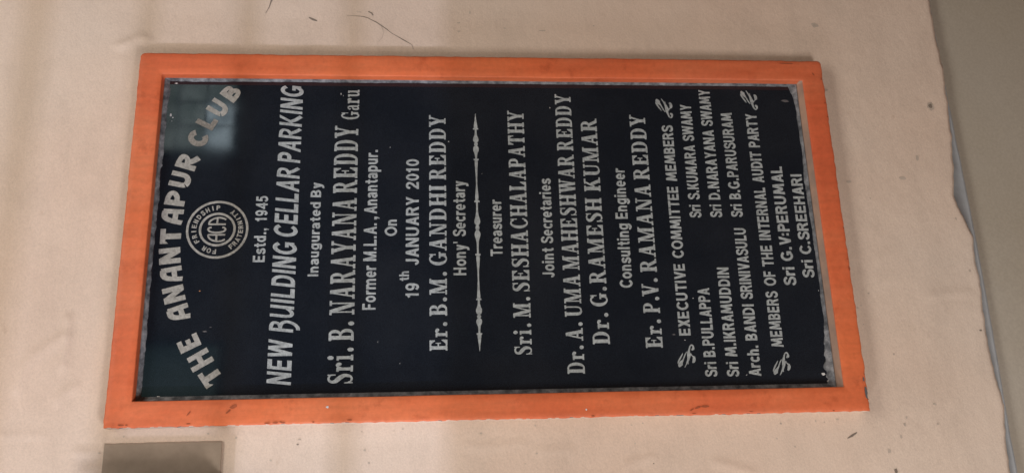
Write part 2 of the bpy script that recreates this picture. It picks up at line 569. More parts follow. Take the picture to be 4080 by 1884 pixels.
# spatters and scuffs on the polish
for m, spots in (
        (1, [(218, 575, 6, 3.4), (213, 571, 3, 2.2), (206, 572, 2, 1.2), (262, 276, 5, 1.0), (258, 272, 2, .8), (157, 186, 3, .8), (169, 81, 2, 2), (-232, 166, 1.4, 1.2), (237, -107, 3, 1.4), (-126, -346, 1.6, 2.2), (-262, -428, 1.6, 1.6),
                                   (-200, -325, 1.6, 2.6), (-263, -565, 5, 8), (-276, -574, 6, 7), (-115, -576, 1.4, 2.2), (-195, 203, 2.2, .7), (-90, 91, 1, 1), (107, 22, 1, 1), (262, 585, 10, 2.4), (280, 570, 2.5, 6), (-279, 555, 3, 6), (60, 583, 6, 3), (150, 584, 7, 2)]),
        (2, [(-104, 502, 1.8, 2.6)]),
        (3, [(-173, 489, 2.6, 7), (-166, 480, 1.2, 4), (-190, -306, 3, 6), (255, -560, 6, 14)])):
    for i, (cx, cz, rx, rz) in enumerate(spots):
        base = len(V)
        V.append((cx / 1000, SY - 0.0004, cz / 1000))
        for k in range(14):
            a = 2 * math.pi * k / 14
            f = 0.8 + 0.6 * n1d(k, 0.9, i + 1)
            V.append(((cx + rx * .55 * f * math.cos(a)) / 1000, SY - 0.0004, (cz + rz * .55 * f * math.sin(a)) / 1000))
        F += [(base, base + 1 + k, base + 1 + (k + 1) % 14) for k in range(14)]
        FM += [m] * 14

slab = link_mesh('granite_slab', V, F, [M_GRANITE, M_PALE, M_RUST, M_CHIP], plaque, UP, False, FM)


# cement pressed into the joint, its inner edge ragged
def build_joint():
    V, F, FM = [], [], []

    def width(side, s):
        r = abs(n1d(s, 40, side + 2)) * 0.5 + abs(n1d(s, 110, side + 9)) * 0.35
        lump = max(0.0, n1d(s, 7, side + 20))
        if side == 'T' or side == 2:
            w = 4.0 + 7 * r + 4 * lump
            if s > 0.12:
                w += 2
        elif side == 1:                                # real right
            w = 2.6 + 2.4 * r + 2.2 * lump
        elif side == 0:                                # real bottom
            w = 2.5 + 8 * r * (0.5 + lump) + 5 * lump
            if s < -0.17:
                w += 15 * min(1, (-0.17 - s) / 0.08) * (0.45 + r)
            if s > 0.225:
                w += 11 * ((s - 0.225) / 0.063) ** 2.2
        else:                                          # real left
            w = 8.5 + 0.8 * r
        return w / 1000

    def strip(side, n, f):
        base = len(V)
        for i in range(n + 1):
            s = -1 + 2 * i / n
            for k, (dy, wk) in enumerate(((-0.0062, 0.0), (-0.0024, 0.55), (-0.0004, 1.0), (0.001, 1.03))):
                V.append(f(s, wk, dy))
        for i in range(n):
            for k in range(3):
                F.append((base + 4 * i + k, base + 4 * i + k + 1, base + 4 * (i + 1) + k + 1, base + 4 * (i + 1) + k))
                FM.append(0)

    strip(2, 170, lambda s, k, dy: (s * IW, SY + dy, IH - k * width(2, s * IW)))
    strip(0, 170, lambda s, k, dy: (s * IW, SY + dy * 1.01, -IH + 0.007 + k * width(0, s * IW)))
    strip(1, 300, lambda s, k, dy: (IW - k * width(1, s * IH), SY + dy * 0.97, s * IH))
    strip(3, 300, lambda s, k, dy: (-IW + k * width(3, s * IH), SY + dy * 0.93, s * IH))
    me = link_mesh('cement_joint', V, F, [M_CEMENT], plaque, UP, True, FM)
    return me


build_joint()

# ------------------------------------------------------------------ lettering: glyphs drawn as strokes, united into one outline
# every glyph is a list of convex polygons in units of the cap height
CAT = {}


def rect(x0, y0, x1, y1):
    return [(x0, y0), (x1, y0), (x1, y1), (x0, y1)]


def para(x0, y0, x1, y1, w):
    return [(x0, y0), (x0 + w, y0), (x1 + w, y1), (x1, y1)]


def ell(cx, cy, rx, ry, n=16):
    return [(cx + rx * math.cos(2 * math.pi * i / n), cy + ry * math.sin(2 * math.pi * i / n)) for i in range(n)]


def ring(cx, cy, rx, ry, tx, ty, a0=0, a1=360, n=20):
    out = []
    for i in range(n):
        a, c = math.radians(a0 + (a1 - a0) * i / n), math.radians(a0 + (a1 - a0) * (i + 1) / n)
        out.append([(cx + rx * math.cos(a), cy + ry * math.sin(a)), (cx + rx * math.cos(c), cy + ry * math.sin(c)),
                    (cx + (rx - tx) * math.cos(c), cy + (ry - ty) * math.sin(c)), (cx + (rx - tx) * math.cos(a), cy + (ry - ty) * math.sin(a))])
    return out


def crom(pts, k=5):
    out = []
    n = len(pts)
    for i in range(n - 1):
        p0, p1, p2, p3 = pts[max(0, i - 1)], pts[i], pts[i + 1], pts[min(n - 1, i + 2)]
        for j in range(k):
            t = j / k
            out.append(tuple(0.5 * (2 * b + (c - a) * t + (2 * a - 5 * b + 4 * c - d) * t * t + (3 * b - a - 3 * c + d) * t ** 3) for a, b, c, d in zip(p0, p1, p2, p3)))
    out.append(tuple(pts[-1]))
    return out


def stroke(pts, w, smooth=True, joints=False):
    """thick polyline; pts are (x, y) or (x, y, width)"""
    pts = [tuple(p) if len(p) == 3 else (p[0], p[1], w) for p in pts]
    if smooth:
        pts = crom(pts)
    n = len(pts)
    L, Rr, out = [], [], []
    for i, p in enumerate(pts):
        a, c = pts[max(0, i - 1)], pts[min(n - 1, i + 1)]
        dx, dy = c[0] - a[0], c[1] - a[1]
        d = math.hypot(dx, dy) or 1
        L.append((p[0] - dy / d * p[2] / 2, p[1] + dx / d * p[2] / 2))
        Rr.append((p[0] + dy / d * p[2] / 2, p[1] - dx / d * p[2] / 2))
    if smooth:
        for i in range(n - 1):
            out.append([Rr[i], Rr[i + 1], L[i + 1], L[i]])
    else:
        for i in range(n - 1):
            a, c = pts[i], pts[i + 1]
            dx, dy = c[0] - a[0], c[1] - a[1]
            d = math.hypot(dx, dy) or 1
            ox, oy = -dy / d * w / 2, dx / d * w / 2
            out.append([(a[0] - ox, a[1] - oy), (c[0] - ox, c[1] - oy), (c[0] + ox, c[1] + oy), (a[0] + ox, a[1] + oy)])
            if i:
                out.append(ell(a[0], a[1], w / 2, w / 2, 12))
    if joints:
        out.append(ell(pts[0][0], pts[0][1], pts[0][2] / 2, pts[0][2] / 2, 12))
        out.append(ell(pts[-1][0], pts[-1][1], pts[-1][2] / 2, pts[-1][2] / 2, 12))
    return out


def serif(ch):
    s, h, t, o = 0.22, 0.105, 0.095, 0.075

    def stem(x, w=s, y1=1.0, top=True, bot=True, oL=o, oR=o):
        g = [rect(x, 0, x + w, y1)]
        if bot:
            g += [rect(x - oL, 0, x + w + oR, t), [(x - oL * .5, t), (x, t), (x, t + .05)], [(x + w, t), (x + w + oR * .5, t), (x + w, t + .05)]]
        if top:
            g += [rect(x - oL, y1 - t, x + w + oR, y1), [(x - oL * .5, y1 - t), (x, y1 - t - .05), (x, y1 - t)], [(x + w, y1 - t), (x + w, y1 - t - .05), (x + w + oR * .5, y1 - t)]]
        return g
    if ch == 'I':
        return stem(.08), .44
    if ch == 'E':
        return stem(.08) + [rect(.2, 1 - t, .68, 1), [(.68, 1), (.60, 1), (.61, .70), (.68, .70)], [(.62, .72), (.62, 1 - t), (.44, 1 - t)],
                            rect(.2, 0, .72, t), [(.72, 0), (.72, .32), (.65, .32), (.64, 0)], [(.65, .30), (.46, t), (.65, t)],
                            rect(.2, .47, .50, .55), rect(.46, .36, .52, .66)], .78
    if ch == 'L':
        return stem(.08) + [rect(.2, 0, .68, t), [(.68, 0), (.68, .36), (.61, .36), (.60, 0)], [(.61, .33), (.42, t), (.61, t)]], .74
    if ch == 'B':
        return stem(.08, oR=0) + [rect(.2, 1 - h, .42, 1), rect(.2, .49, .42, .49 + h), rect(.2, 0, .42, h)] + \
            ring(.40, .755, .27, .245, .19, .085, -92, 92, 12) + ring(.41, .275, .32, .275, .20, .085, -92, 92, 12), .79
    if ch == 'P':
        return stem(.08, oR=0) + [rect(.2, 1 - h, .42, 1), rect(.2, .44, .42, .44 + h), rect(.285, 0, .36, t)] + ring(.40, .72, .29, .28, .20, .085, -92, 92, 12), .74
    if ch == 'R':
        return stem(.08, oR=0) + [rect(.2, 1 - h, .42, 1), rect(.2, .46, .42, .46 + h), rect(.285, 0, .35, t)] + ring(.40, .73, .28, .27, .19, .085, -92, 92, 12) + \
            [para(.60, 0, .34, .5, .21), rect(.58, 0, .88, t)], .90
    if ch == 'D':
        return stem(.08, oR=0) + [rect(.2, 1 - h, .40, 1), rect(.2, 0, .40, h)] + ring(.39, .5, .38, .5, .205, .085, -92, 92, 16), .84
    if ch == 'N':
        return [rect(.12, 0, .20, 1), rect(.0, 0, .32, t), rect(-.02, 1 - t, .2, 1), rect(.66, 0, .745, 1), rect(.55, 1 - t, .86, 1), para(.53, 0, .07, 1, .215)], .90
    if ch == 'M':
        return [rect(.11, 0, .19, 1), rect(0, 0, .30, t), rect(0, 1 - t, .2, 1), para(.40, 0, .09, 1, .21), para(.43, 0, .74, 1, .08), rect(.74, 0, .94, 1),
                rect(.66, 0, 1.02, t), rect(.8, 1 - t, 1.02, 1)], 1.08
    if ch == 'A':
        return [para(.07, 0, .33, 1, .095), para(.50, 0, .30, 1, .215), rect(.18, .27, .58, .27 + h), rect(-.02, 0, .26, t), rect(.42, 0, .82, t), rect(.30, .93, .515, 1)], .83
    if ch == 'Y':
        return [rect(.28, 0, .485, .48), rect(.18, 0, .585, t), para(.28, .40, .02, 1, .225), para(.40, .40, .61, 1, .10), rect(-.03, 1 - t, .34, 1), rect(.52, 1 - t, .81, 1)], .79
    if ch == 'T':
        return stem(.26, top=False) + [rect(.0, 1 - h, .73, 1), [(0, 1), (0, .68), (.07, .68), (.08, 1)], [(.73, 1), (.65, 1), (.66, .68), (.73, .68)], [(.06, .72), (.2, 1 - h), (.06, 1 - h)], [(.67, .72), (.67, 1 - h), (.53, 1 - h)]], .77
    if ch == 'H':
        return stem(.08) + stem(.58) + [rect(.2, .46, .6, .46 + h)], .90
    if ch == 'U':
        return [rect(.08, .3, .285, 1), rect(0, 1 - t, .365, 1), rect(.62, .3, .705, 1), rect(.54, 1 - t, .79, 1)] + \
            stroke([(.182, .34, .205), (.20, .17, .19), (.30, .06, .14), (.42, .04, .09), (.56, .08, .09), (.64, .19, .085), (.662, .34, .085)], .1), .82
    if ch == 'V':
        return [para(.30, 0, .05, 1, .22), para(.36, 0, .60, 1, .095), rect(-.03, 1 - t, .36, 1), rect(.52, 1 - t, .80, 1)], .79
    if ch == 'W':
        return [para(.24, 0, .04, 1, .205), para(.30, 0, .46, 1, .09), para(.62, 0, .42, 1, .205), para(.68, 0, .86, 1, .09), rect(-.03, 1 - t, .32, 1), rect(.38, 1 - t, .66, 1), rect(.78, 1 - t, 1.05, 1)], 1.04
    if ch == 'K':
        return stem(.08) + [para(.26, .36, .60, 1, .11), para(.62, 0, .34, .60, .22), rect(.56, 0, .92, t), rect(.52, 1 - t, .84, 1)], .92
    if ch in 'CG':
        g = ring(.43, .5, .41, .52, .205, .085, 42, 318, 26)
        g += [rect(.67, .64, .735, 1.0), [(.67, .80), (.67, .66), (.72, .66)], [(.735, .9), (.70, .62), (.735, .62)]]
        if ch == 'C':
            return g + stroke([(.66, .14, .085), (.72, .22, .075), (.75, .31, .06)], .08), .80
        return g + [rect(.58, .05, .78, .43), rect(.48, .36, .86, .36 + t)], .88
    if ch == 'S':
        return stroke([(.585, .76, .06), (.55, .88, .07), (.45, .945, .085), (.33, .95, .09), (.21, .90, .13), (.155, .79, .18), (.20, .67, .21), (.33, .57, .225), (.46, .46, .225), (.545, .33, .21), (.52, .16, .16), (.42, .06, .09), (.30, .045, .085), (.17, .10, .075), (.095, .24, .06)], .1) + \
            [rect(.555, .68, .62, 1.0), rect(.06, 0, .125, .34)], .68
    if ch == 'r':
        return [rect(.08, 0, .26, .66), rect(0, 0, .38, t), rect(0, .66 - t, .2, .66), ell(.475, .555, .10, .105, 14)] + stroke([(.23, .44, .08), (.30, .58, .10), (.40, .63, .11), (.47, .60, .10)], .1), .60
    if ch == 'i':
        return [rect(.08, 0, .27, .66), rect(0, 0, .35, t), rect(0, .66 - t, .2, .66), ell(.17, .90, .125, .125, 16)], .42
    if ch == 'u':
        return [rect(.08, .2, .26, .66), rect(0, .66 - t, .2, .66), rect(.50, 0, .68, .66), rect(.42, .66 - t, .6, .66), rect(.6, 0, .76, t)] + \
            stroke([(.17, .24, .18), (.20, .10, .15), (.30, .05, .11), (.42, .08, .09), (.52, .17, .08)], .1), .80
    if ch == 'a':
        return [rect(.36, .10, .54, .46)] + stroke([(.12, .50, .14), (.18, .60, .10), (.30, .625, .08), (.42, .58, .12), (.45, .44, .18)], .1) + \
            stroke([(.40, .40, .08), (.26, .36, .10), (.14, .28, .16), (.14, .12, .17), (.24, .05, .10), (.36, .09, .08), (.42, .16, .08)], .1) + stroke([(.45, .14, .18), (.50, .05, .10), (.60, .05, .07)], .1), .66
    if ch == '.':
        return [ell(.16, .115, .125, .125, 18)], .40
    return [], .40


def sans(ch, w=.19, kab=False):
    h = w / 2
    d = w * 1.06                # horizontal cut of a slanted stroke

    def st(*p, ww=w, j=False):
        return stroke(list(p), ww, True, j)

    def bar(x0, y0, x1, y1):
        return [rect(x0, y0, x1, y1)]
    b1 = 1 - w
    if ch == 'A':
        k = .22 if not kab else .18
        return [para(0, 0, .36 - d / 2, 1, d), para(.72 - d, 0, .36 - d / 2, 1, d), rect(.14, k, .58, k + w * .85)], .76
    if ch == 'B':
        return bar(0, 0, w, 1) + bar(h, b1, .36, 1) + bar(h, .5 - h, .4, .5 + h) + bar(h, 0, .4, w) + ring(.34, .73, .27, .27, w, w, -92, 92, 10) + ring(.36, .28, .29, .28, w, w, -92, 92, 10), .74
    if ch in 'CG':
        g = ring(.42, .5, .42, .52, w * 1.05, w, 38, 322, 24)
        return (g, .82) if ch == 'C' else (g + bar(.80 - w, .1, .80, .50) + bar(.46, .50 - w * .85, .80, .50), .90)
    if ch == 'D':
        return bar(0, 0, w, 1) + bar(h, b1, .34, 1) + bar(h, 0, .34, w) + ring(.33, .5, .38, .5, w, w, -92, 92, 14), .80
    if ch == 'E':
        return bar(0, 0, w, 1) + bar(h, b1, .60, 1) + bar(h, 0, .62, w) + bar(h, .5 - h, .56, .5 + h), .70
    if ch == 'F':
        return bar(0, 0, w, 1) + bar(h, b1, .58, 1) + bar(h, .48 - h, .52, .48 + h), .66
    if ch == 'H':
        return bar(0, 0, w, 1) + bar(.70 - w, 0, .70, 1) + bar(h, .5 - h, .65, .5 + h), .80
    if ch == 'I':
        return bar(0, 0, w, 1), w + .10
    if ch == 'J':
        return bar(.48 - w, .28, .48, 1) + ring(.24, .28, .24, .29, w, w, 180, 362, 12), .58
    if ch == 'K':
        return bar(0, 0, w, 1) + [para(.09, .30, .64 - d, 1, d * 1.15), para(.70 - d * 1.15, 0, .20, .62, d * 1.15)], .76
    if ch == 'L':
        return bar(0, 0, w, 1) + bar(h, 0, .58, w), .64
    if ch == 'M':
        if kab:
            return [para(0, 0, .10, 1, d), para(.95 - d, 0, .85 - d, 1, d), para(.475 - d / 2, .12, .10, 1, d), para(.475 - d / 2, .12, .85 - d, 1, d)], 1.02
        return bar(0, 0, w, 1) + bar(.86 - w, 0, .86, 1) + [para(.43 - d / 2, 0, .0, 1, d), para(.43 - d / 2, 0, .86 - d, 1, d)], .96
    if ch == 'N':
        return bar(0, 0, w, 1) + bar(.72 - w, 0, .72, 1) + [para(.72 - d * 1.1, 0, 0, 1, d * 1.1)], .82
    if ch == 'O':
        return ring(.44, .5, .44, .52, w * 1.05, w, 0, 360, 28), .92
    if ch == 'P':
        return bar(0, 0, w, 1) + bar(h, b1, .36, 1) + bar(h, .40, .36, .40 + w) + ring(.35, .70, .30, .30, w, w, -92, 92, 12), .70
    if ch == 'R':
        return bar(0, 0, w, 1) + bar(h, b1, .38, 1) + bar(h, .42, .40, .42 + w) + ring(.37, .71, .30, .29, w, w, -92, 92, 12) + [para(.72 - d * 1.1, 0, .30, .5, d * 1.1)], .78
    if ch == 'S':
        return st((.60, .72), (.53, .88), (.35, .925), (.17, .87), (.11, .73), (.20, .59), (.36, .52), (.54, .43), (.61, .27), (.53, .12), (.34, .075), (.14, .13), (.07, .30)), .72
    if ch == 'T':
        return bar(.34 - h, 0, .34 + h, 1) + bar(0, b1, .68, 1), .72
    if ch == 'U':
        return bar(0, .34, w, 1) + bar(.70 - w, .34, .70, 1) + ring(.35, .35, .35, .37, w, w, 178, 362, 16), .80
    if ch == 'V':
        return [para(.36 - d / 2, 0, 0, 1, d), para(.36 - d / 2, 0, .72 - d, 1, d)], .75
    if ch == 'W':
        return [para(.27 - d / 2, 0, 0, 1, d), para(.27 - d / 2, 0, .54 - d / 2, 1, d), para(.81 - d / 2, 0, .54 - d / 2, 1, d), para(.81 - d / 2, 0, 1.08 - d, 1, d)], 1.12
    if ch == 'X':
        return [para(0, 0, .70 - d * 1.15, 1, d * 1.15), para(.70 - d * 1.15, 0, 0, 1, d * 1.15)], .74
    if ch == 'Y':
        return bar(.35 - h, 0, .35 + h, .46) + [para(.35 - d / 2, .40, 0, 1, d), para(.35 - d / 2, .40, .70 - d, 1, d)], .74
    # lower case, x height .73
    x = .73
    if ch == 'a':
        return st((.09, .53), (.16, .62), (.28, .64), (.42, .59), (.45, .46)) + bar(.46 - h, .10, .46 + h, .48) + st((.44, .40), (.26, .36), (.12, .29), (.11, .15), (.22, .075), (.36, .11), (.45, .22)) + st((.46, .16), (.50, .03), ww=w), .64
    if ch == 'c':
        return ring(.31, x / 2, .31, x / 2 + .015, w, w, 40, 320, 18), .60
    if ch == 'd':
        return bar(.60 - w, 0, .60, 1) + ring(.30, x / 2, .30, x / 2 + .015, w, w, 0, 360, 22), .70
    if ch == 'e':
        return ring(.31, x / 2, .31, x / 2 + .015, w, w, -8, 318, 20) + bar(.08, x / 2 - w * .38, .60, x / 2 + w * .38), .68
    if ch == 'g':
        return bar(.60 - w, .0, .60, x) + ring(.30, x / 2, .30, x / 2 + .015, w, w, 0, 360, 22) + ring(.30, -.02, .30, .25, w, w, 190, 362, 12), .70
    if ch == 'h':
        return bar(0, 0, w, 1) + bar(.56 - w, 0, .56, .42) + ring(.30, .42, .26, .32, w, w, -2, 160, 12), .66
    if ch == 'i':
        return bar(0, 0, w, x) + bar(0, .84, w, 1), w + .10
    if ch == 'l':
        return bar(0, 0, w, 1), w + .10
    if ch == 'm':
        return bar(0, 0, w, x) + bar(.50 - h, 0, .50 + h, .46) + bar(1.0 - w, 0, 1.0, .46) + ring(.34, .45, .25, .29, w, w, -2, 160, 12) + ring(.75, .45, .25, .29, w, w, -2, 160, 12), 1.10
    if ch == 'n':
        return bar(0, 0, w, x) + bar(.56 - w, 0, .56, .42) + ring(.30, .42, .26, .32, w, w, -2, 160, 12), .66
    if ch == 'o':
        return ring(.32, x / 2, .32, x / 2 + .015, w, w, 0, 360, 24), .70
    if ch == 'p':
        return bar(0, -.28, w, x) + ring(.30, x / 2, .30, x / 2 + .015, w, w, 0, 360, 22), .70
    if ch == 'r':
        return bar(0, 0, w, x) + st((.10, .42), (.18, .60), (.30, .645), (.42, .62)), .46
    if ch == 's':
        return st((.49, .53), (.40, .63), (.26, .645), (.12, .57), (.14, .44), (.28, .375), (.45, .30), (.49, .18), (.40, .09), (.26, .075), (.11, .12), (.06, .22)), .60
    if ch == 't':
        return bar(.12, .16, .12 + w, .94) + bar(0, x - w * .85, .40, x) + st((.12 + h, .22), (.16 + h, .10), (.30, .08), (.40, .09), ww=w * .95), .46
    if ch == 'u':
        return bar(0, .31, w, x) + bar(.56 - w, 0, .56, x) + ring(.28, .31, .28, .325, w, w, 178, 340, 12), .66
    if ch == 'y':
        return [para(.28 - d / 2, .0, 0, x, d), para(.28 - d / 2, .0, .56 - d, x, d)] + st((.30, .06), (.24, -.12), (.15, -.19), (.03, -.19)), .60
    if ch == '0':
        return ring(.32, .5, .32, .51, w, w, 0, 360, 24), .72
    if ch == '1':
        return bar(.36 - w, 0, .36, 1) + stroke([(.03, .70), (.18, .80), (.29, .95)], w * .95), .56
    if ch == '2':
        return st((.08, .68), (.13, .86), (.31, .92), (.50, .85), (.53, .68), (.42, .48), (.24, .30), (.11, .10)) + bar(.0, 0, .63, w), .72
    if ch == '4':
        return bar(.42, 0, .42 + w, 1) + bar(0, .22, .70, .22 + w * .9) + [para(0, .24, .42, 1, d * .9)], .76
    if ch == '5':
        return bar(.12, 1 - w, .58, 1) + [para(.04, .46, .12, 1, d)] + st((.10, .50), (.24, .58), (.42, .56), (.54, .42), (.52, .20), (.36, .085), (.18, .10), (.07, .24)), .70
    if ch == '9':
        return ring(.31, .66, .31, .35, w, w, 0, 360, 22) + st((.535, .66), (.52, .34), (.44, .14), (.28, .075), (.10, .20)), .70
    if ch == '.':
        return bar(0, 0, w * 1.1, w * 1.1), w + .14
    if ch == ':':
        return bar(0, 0.12, w, w + .12) + bar(0, .52, w, .52 + w), w + .12
    if ch == ',':
        return bar(0, 0, w * 1.1, w * 1.1) + [[(w * .35, -.22), (w * .75, -.18), (w * 1.1, 0.02), (w * .45, 0.02)]], w + .14
    if ch == "'":
        return [[(.02, 1), (.05, .64), (w - .05, .64), (w - .02, 1)]], w + .12
    return [], .36


def park(ch):                   # brushy condensed capitals of the parking line (slanted when set)
    w = .185
    if ch == 'B':
        return [rect(.02, 0, .02 + w, 1)] + stroke([(.06, .93), (.34, .92), (.52, .84), (.52, .66), (.36, .56), (.22, .54)], w * .85) + \
            stroke([(.28, .56), (.54, .48), (.66, .29), (.62, .08), (.50, -.09), (.34, -.19), (.20, -.20)], w * .9), .84
    if ch == 'U':
        return [rect(0, .30, w, 1), rect(.56, 0, .56 + w, 1)] + stroke([(w / 2, .34), (.14, .16), (.26, .08), (.42, .12), (.60, .30)], w * .9), .88
    if ch == 'R':
        return [rect(0, 0, w, 1)] + stroke([(.06, .92), (.36, .91), (.54, .82), (.53, .62), (.36, .50), (.22, .48)], w * .85) + stroke([(.34, .50), (.50, .26), (.72, .05)], w * .95), .84
    if ch == 'A':
        return [para(0, 0, .34, 1, w), para(.58, 0, .36, 1, w), rect(.18, .24, .66, .24 + w * .75)], .86
    if ch == 'K':
        return [rect(0, 0, w, 1), para(.14, .42, .52, 1, w)] + stroke([(.24, .58), (.44, .30), (.74, .04)], w), .84
    g, a = sans(ch, w)
    return g, a


def title(ch):                  # fat rounded capitals of the arched heading
    w = .30
    h = w / 2
    if ch == 'A':
        return [rect(.58, 0, .58 + w, .94), rect(.2, .24, .7, .24 + w * .8)] + stroke([(.02, .02), (.10, .40), (.22, .72), (.42, .86), (.74, .85)], w * .95), .98
    if ch == 'N':
        return [rect(0, 0, w, 1), rect(.66, 0, .66 + w, 1), para(.62, 0, .02, 1, w * 1.1)], 1.0
    if ch == 'U':
        return [rect(0, .40, w, 1)] + stroke([(h, .46), (.18, .22), (.36, .13), (.58, .15), (.74, .30), (.78, .56), (.79, 1.0)], w * .95), .98
    if ch == 'P':
        return [rect(.02, 0, .02 + w, 1)] + stroke([(.06, .86), (.40, .87), (.66, .78), (.70, .60), (.52, .44), (.24, .40)], w * .85), .90
    if ch == 'R':
        return [rect(.02, 0, .02 + w, 1)] + stroke([(.06, .86), (.40, .87), (.66, .80), (.68, .64), (.52, .50), (.24, .47)], w * .82) + stroke([(.38, .50), (.58, .24), (.84, .04)], w * .95), .92
    if ch == 'B':
        return [rect(.02, 0, .02 + w, 1)] + stroke([(.06, .87), (.38, .87), (.58, .78), (.54, .60), (.24, .55)], w * .8) + stroke([(.30, .53), (.62, .46), (.70, .28), (.54, .15), (.10, .13)], w * .85), .86
    if ch == 'C':
        return ring(.46, .5, .46, .52, w, w * .95, 40, 320, 24), .92
    if ch == 'L':
        return [rect(0, 0, w, 1), rect(.1, 0, .70, w * .9)], .74
    if ch == 'E':
        return [rect(0, 0, w, 1), rect(.1, 1 - w * .75, .66, 1), rect(.1, .5 - w * .37, .58, .5 + w * .37), rect(.1, 0, .74, w * .8)], .78
    if ch == 'H':
        return [rect(0, -.02, w, 1.02), rect(.62, 0, .62 + w, .98), rect(.1, .5 - w * .4, .8, .5 + w * .4)], .96
    if ch == 'T':
        return [rect(.40 - h, 0, .40 + h, 1), rect(0, 1 - w * .85, .82, 1), [(0, 1), (0, .60), (.10, .70), (.16, 1)]], .84
    return sans(ch, w)


STYLES = {'serif': serif, 'sans': lambda c: sans(c, .185), 'kab': lambda c: sans(c, .195, True), 'park': park, 'title': title, 'ring': lambda c: sans(c, .20), }


def union(polys):
    """one clean triangulated outline from overlapping convex polygons"""
    vs, fs = [], []
    for p in polys:
        a = sum(p[i][0] * p[(i + 1) % len(p)][1] - p[(i + 1) % len(p)][0] * p[i][1] for i in range(len(p)))
        if abs(a) < 1e-7:
            continue
        if a < 0:
            p = p[::-1]
        fs.append(list(range(len(vs), len(vs) + len(p))))
        vs += [Vector(q) for q in p]
    if not fs:
        return [], []
    v, e, f, ov, oe, of = geometry.delaunay_2d_cdt(vs, [], fs, 1, 1e-5)
    return [tuple(q) for q in v], [tuple(t) for t, o in zip(f, of) if len(o)]


def glyph(style, ch):
    k = (style, ch)
    if k not in CAT:
        g, adv = STYLES[style](ch)
        CAT[k] = union(g) + (adv,)
    return CAT[k]


LY = SY - 0.0007                # paint stands a hair proud of the polish


class Ink:
    """collects letter outlines (mm on the stone's face) and builds one mesh"""

    def __init__(self):
        self.V, self.F = [], []

    def add(self, vs, fs, fn):
        k = len(self.V)
        self.V += [fn(x, y) for x, y in vs]
        self.F += [tuple(k + i for i in f) for f in fs]

    def word(self, style, text, x0, x1, z, cap, slant=0.0):
        pen, lay = 0.0, []
        lo, hi = 1e9, -1e9
        track = {'serif': .10, 'sans': .085, 'kab': .075, 'park': .10}.get(style, .1)
        for c in text:
            vs, fs, adv = glyph(style, c)
            lay.append((vs, fs, pen))
            for (x, y) in vs:
                q = x + pen + slant * y
                lo, hi = min(lo, q), max(hi, q)
            pen += adv + (track if style == 'serif' else track * .6)
        k = (x1 - x0) / (hi - lo)
        for vs, fs, p in lay:
            self.add(vs, fs, lambda x, y: (x0 + (x + p + slant * y - lo) * k, z + y * cap))

    def place(self, style, ch, cx, cz, ang, h, w, base=True):
        vs, fs, adv = glyph(style, ch)
        lo, hi = min(v[0] for v in vs), max(v[0] for v in vs)
        ca, sa = math.cos(ang), math.sin(ang)
        k = w / (hi - lo)

        def fn(x, y):
            u, v = (x - (lo + hi) / 2) * k, (y if base else y - .5) * h
            return (cx + u * ca - v * sa, cz + u * sa + v * ca)
        self.add(vs, fs, fn)

    def poly(self, polys):
        vs, fs = union(polys)
        self.add(vs, fs, lambda x, y: (x, y))

    def build(self, name, m, parent=slab, y=LY, depth=0.0009, label=None):
        n = len(self.V)
        # hand-cut edges: a slight wander of every outline
        P = [(x + 0.22 * noise.noise(Vector((x * .35, z * .35, 2))), z + 0.22 * noise.noise(Vector((x * .35, z * .35, 7)))) for x, z in self.V]
        V = [(x / 1000, y, z / 1000) for x, z in P] + [(x / 1000, y + depth, z / 1000) for x, z in P]
        F = []
        edges = {}
        for f in self.F:
            a, c, d = (P[i] for i in f[:3])
            if (c[0] - a[0]) * (d[1] - a[1]) - (c[1] - a[1]) * (d[0] - a[0]) < 0:
                f = f[::-1]
            F.append(f)
            for i in range(len(f)):
                e = (f[i], f[(i + 1) % len(f)])
                edges[e] = 1
        for (a, c) in list(edges):
            if (c, a) not in edges:
                F.append((a, a + n, c + n, c))
        o = link_mesh(name, V, F, m, parent)
        if label:
            o['label'] = label
        return o


